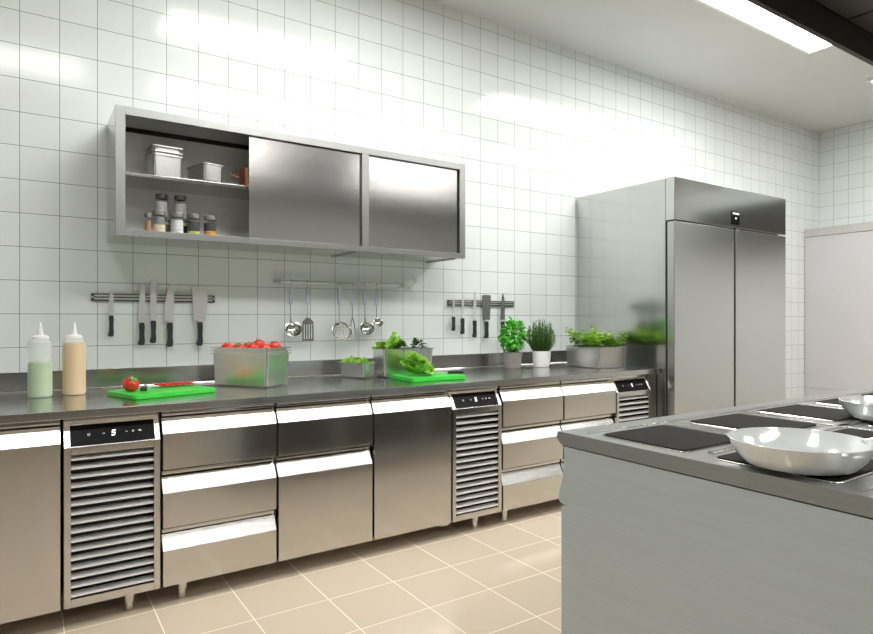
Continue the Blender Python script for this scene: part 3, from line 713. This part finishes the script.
def clump(name, label, p, s, seed, mat='greens', cat='leafy greens', group=None, n=70):
    m = MB(); g = random.Random(seed)
    for k in range(n):
        a = g.uniform(0, 2 * PI); e = g.uniform(-.3, 1.5); d = Vector((math.cos(a) * math.cos(e), math.sin(a) * math.cos(e), math.sin(e)))
        leaf(m, d * s * g.uniform(.3, .8), d + Vector((g.uniform(-.5, .5), g.uniform(-.5, .5), g.uniform(-.3, .3))), Vector((0, 0, 1)) + d, s * g.uniform(.35, .7), s * g.uniform(.25, .5), .4, .4)
    o = m.build(name, M[mat]); o.location = p; return tag(o, label, cat, group)
clump('dark_greens', 'dark green leafy bunch tucked against the big lettuce in the wide container', Fm @ Vector((-.028, -.050, WT + .160)), .040, 21)
clump('dark_greens', 'dark green leafy bunch alone at the fridge end of the wide container', Fm @ Vector((.095, .0, WT + .160)), .046, 22)
# leaves in the small container
Fs = Tm(gsx, gsy, 0) @ Rz(R(20)); g = random.Random(17)
for k in range(12):
    u, v = [(-.022, -.066), (.022, -.066), (-.022, -.022), (.022, -.022), (-.022, .022), (.022, .022), (-.02, .066), (.022, .066), (0, -.045), (0, 0), (0, .045), (.02, .0)][k]
    m = MB()
    for j in range(3):
        A = Rz(g.uniform(0, 6)) @ Rx(R(g.uniform(-10, 45))) @ Tm(0, -.016, 0)
        ruffled(m, A, .044, .040, 100 + 7 * k + j, 7, 6, .014, .4, .5)
    o = m.build('lettuce_leaf', M['lettuce' if k % 3 else 'cress']); o.location = Fs @ Vector((u, v, WT + (.078 if k < 8 else .092)))
    tag(o, 'torn curly lettuce leaf heaped in the smallest steel container', 'lettuce leaf', 'torn lettuce in the smallest container')
fl = MB().box(-.034, .034, -.084, .084, WT + .0135, WT + .066, .01).build('shredded_lettuce', M['lettuce']); fl.location = (gsx, gsy, 0); fl.rotation_euler = (0, 0, R(20))
tag(fl, 'shredded lettuce packed in the smallest steel container under the torn leaves', 'lettuce', None, 'stuff')

# ------------------------------------------------------------------ jars and pot in the wall cabinet
def jar(label, x, y, r, h, layers, z=1.4925, group='spice jars in the cabinet'):
    t = thing('spice_jar', label, 'jar', (x, y, z), 0, group)
    hb = h - .021
    MB().lathe([(0, 0), (r - .002, 0), (r, .003), (r, hb - .008), (r * .86, hb), (r * .84, hb + .004)], 24).build('glass', M['jar_glass'], t)
    z0 = .002
    for f, mt in layers:
        z1 = .002 + f * (hb - .012); MB().lathe([(0, z0), (r - .0025, z0), (r - .0025, z1), (0, z1)], 24).build('contents', M[mt], t); z0 = z1 + .0002
    MB().lathe([(r * .8, hb), (r * .98, hb), (r * .98, h - .003), (r * .92, h), (0, h)], 24).build('lid', M['jar_lid'], t)
jar('narrow amber spice jar with grey lid, first in the front row', .454, -.26, .0150, .106, [(.95, 'amber_spice')])
jar('glass jar of cream grains in the front row', .501, -.255, .0290, .122, [(.62, 'cream_grain')])
jar('glass jar of white powder in the middle of the front row', .578, -.255, .0290, .120, [(.95, 'white_powder')])
jar('glass jar with green-yellow spice below dark spice', .650, -.255, .0290, .121, [(.42, 'green_spice'), (.95, 'dark_spice')])
jar('glass jar with orange spice below dark spice, last in the front row', .724, -.255, .0295, .119, [(.5, 'orange_spice'), (.95, 'dark_spice')])
jar('tall glass jar of white powder in the back row, grey lid', .528, -.15, .0280, .218, [(.97, 'white_powder')])
jar('tall glass jar with yellow flakes below a pale layer, back row', .612, -.15, .0280, .220, [(.5, 'yellow_flake'), (.95, 'white_powder')])
jar('small brown spice jar peeking out behind cream grains and white powder jars', .545, -.205, .0125, .105, [(.92, 'brown_spice')])
jar('small dark spice jar peeking out between the white powder and green spice jars', .623, -.205, .0125, .105, [(.92, 'dark_spice')])
t = thing('copper_pot', 'copper pot with wire handles partly hidden by the sliding door', 'pot', (.945, -.175, 1.7695))
r = .066
MB().lathe([(0, 0), (r * .84, 0), (r * .92, .006), (r * .93, .09), (r, .104), (r, .106), (r * .9, .103), (r * .88, .01), (0, .006)], 32).build('body', M['copper'], t)
for sgn in (-1, 1):
    q = MB(); q.tube([(sgn * (r * .9), -.02, .07), (sgn * (r + .022), -.026, .078), (sgn * (r + .034), 0, .082), (sgn * (r + .022), .026, .078), (sgn * (r * .9), .02, .07)], .0035, 8); q.build('handle', M['copper'], t)

# ------------------------------------------------------------------ cooking range
SX0, SX1, SY0, SY1, ST = 1.10, 3.25, -2.258, -3.05, .836
t = thing('cooking_range', 'grey steel cooking range with square black hotplates and a bare end panel', 'cooking range', (0, 0, 0))
prof = [(SY0 - .010, ST - .006), (SY0, ST - .004), (SY0, .815), (SY0 - .004, .812), (SY0 - .024, .790), (SY0 - .0275, .765), (SY0 - .020, .723), (SY0 - .008, .68), (SY0 - .007, .662), (SY0 - .018, .655), (SY0 - .060, .655), (SY0 - .060, .805)]
m = MB(); m.prism([(SY0 - .024, .800), (SY0 - .0275, .765), (SY0 - .020, .723), (SY0 - .008, .682), (SY0 - .007, .664), (SY0 - .012, .657), (SY0 - .030, .655), (SY0 - .030, .650), (SY0 - .016, .648), (SY0 - .016, .10), (SY1 + .02, .10), (SY1 + .02, .800)], SX0 + .002, SX1 - .002)
m.build('body', M['stove'], t)
m = MB(); m.prism([(SY0, ST - .010), (SY0 - .004, ST - .001), (SY0 - .010, ST), (SY1 + .010, ST), (SY1 + .004, ST - .001), (SY1, ST - .010), (SY1, .812), (SY1 + .010, .803), (SY0 - .018, .803), (SY0, .816)], SX0, SX1, bev=.0012)
m.build('top', M['stove_top'], t)
M['added_oven_glass'] = plain('added_dark_oven_glass', (.02, .02, .02), .2)  # unseen oven doors added to give the drawers dark reflections
for k in range(3):
    od = MB().box(SX0 + .03 + k * .70, SX0 + .71 + k * .70, SY0 - .015, SY0 - .006, .14, .630, .003).build('added_oven_door', M['added_oven_glass'], t)
    MB().tube([(SX0 + .12 + k * .70, SY0 - .006, .585), (SX0 + .12 + k * .70, SY0 + .03, .585), (SX0 + .62 + k * .70, SY0 + .03, .585), (SX0 + .62 + k * .70, SY0 - .006, .585)], .009, 10).build('handle', M['trim'], od)
PX = [(1.142 + .341 * k, 1.374 + .341 * k) for k in range(6)]
PY = [(-2.604, -2.372), (-2.908, -2.676)]
for y0, y1 in PY:
    for x0, x1 in PX:
        MB().box(x0 - .006, x1 + .006, y0 - .006, y1 + .006, ST + .0002, ST + .0026, .001, 1, vert_bev=.018).build('plate_trim', M['trim'], t)
        MB().box(x0, x1, y0, y1, ST + .0028, ST + .005, .001, 2, vert_bev=.014).build('hotplate', M['hotplate'], t)
# raised border bars round the plates
q = MB()
q.box(1.130, SX1 - .05, -2.338, -2.330, ST, ST + .003, .001); q.box(1.130, SX1 - .05, -2.962, -2.954, ST, ST + .003, .001)
q.build('border_bar', M['trim'], t)
for k in range(5): MB().box(PX[k][1] + .030, PX[k + 1][0] - .030, -2.90, -2.35, ST, ST + .003, .001).build('divider_strip', M['trim'], t)
MB().box(1.18, 3.13, -2.649, -2.631, ST, ST + .003, .001).build('centre_strip', M['trim'], t)
for fx in (SX0 + .07, SX1 - .07):
    for fy in (SY0 - .08, SY1 + .09): MB().lathe([(0, 0), (.025, 0), (.025, .1), (0, .1)], 16, Tm(fx, fy, 0)).build('foot', M['steel'], t)
def pan(label, x, y, rz, r=.127):
    t = thing('frying_pan', label, 'frying pan', (x, y, ST + .0055), rz, 'pale pans on the range')
    MB().lathe([(0, 0), (r * .70, 0), (r * .78, .005), (r * .90, .023), (r * .985, .0455), (r * 1.0, .049), (r * .985, .050), (r * .965, .0455), (r * .88, .025), (r * .76, .009), (r * .68, .004), (0, .0035)], 56).build('body', M['pan'], t)
    q = MB(); q.tube([(r * .95, 0, .040), (r * 1.15, 0, .047), (r * 1.5, 0, .064), (r * 2.1, 0, .078), (r * 2.3, 0, .080)], [.010, .008, .009, .011, .007], 12, mat=Matrix.Diagonal((1, 1.2, 1, 1))); q.build('handle', M['pan'], t)
pan('pale shallow frying pan on the front hotplate at the bare end of the range', 1.206, -2.812, R(-38))
pan('second pale frying pan, farther along the range with only its rim showing', 1.958, -2.682, R(-30))

# ------------------------------------------------------------------ extraction hood over the range
t = thing('extraction_hood', 'large dark extraction hood hanging above the cooking range', 'extraction hood', (0, 0, 0))
HZ = 2.17; hx0, hx1, hy0, hy1 = 1.0, 4.2, -3.2, -2.262
m = MB(); w_ = .02
m.box(hx0, hx1, hy1 - w_, hy1, HZ, HZ + .16); m.box(hx0, hx1, hy0, hy0 + w_, HZ, HZ + .16)
m.box(hx0, hx0 + w_, hy0 + w_, hy1 - w_, HZ, HZ + .16); m.box(hx1 - w_, hx1, hy0 + w_, hy1 - w_, HZ, HZ + .16)
m.box(hx0, hx1, hy0, hy1, HZ + .16, HZ + .19)
m.build('canopy', M['hood'], t)
MB().box(2.3, 2.68, -3.12, -2.86, HZ + .19, CZ - .001).build('duct', M['hood'], t)
for k in range(6):
    a = hx0 + .03 + k * .523; MB().box(a, a + .51, hy0 + .03, hy1 - .03, HZ + .10, HZ + .13, .002).build('grease_filter', M['hood'], t)

# ------------------------------------------------------------------ world, camera, colour
w = bpy.data.worlds.new('kitchen_world'); SC.world = w; w.use_nodes = True
w.node_tree.nodes['Background'].inputs[0].default_value = (.9, .95, 1, 1); w.node_tree.nodes['Background'].inputs[1].default_value = .3
cd = bpy.data.cameras.new('camera'); cam = bpy.data.objects.new('camera', cd); COL.objects.link(cam); SC.camera = cam
f, cx, cy = 626.82, 464.66, 318.53
cd.sensor_fit = 'HORIZONTAL'; cd.sensor_width = 36; cd.lens = f / 873 * 36
cd.shift_x = (873 / 2 - cx) / 873; cd.shift_y = (cy - 634 / 2) / 873
cd.clip_start = .05
cam.location = (0, -3.4251, H); cam.rotation_euler = (PI / 2, 0, -.6104)
SC.view_settings.view_transform = 'Standard'; SC.view_settings.look = 'None'; SC.view_settings.gamma = 1; SC.view_settings.use_curve_mapping = False
SC.view_settings.exposure = .22
SC.cycles.max_bounces = 10; SC.cycles.diffuse_bounces = 5; SC.cycles.glossy_bounces = 6; SC.cycles.transparent_max_bounces = 16
SC.cycles.use_denoising = True
SC.cycles.sample_clamp_indirect = 6
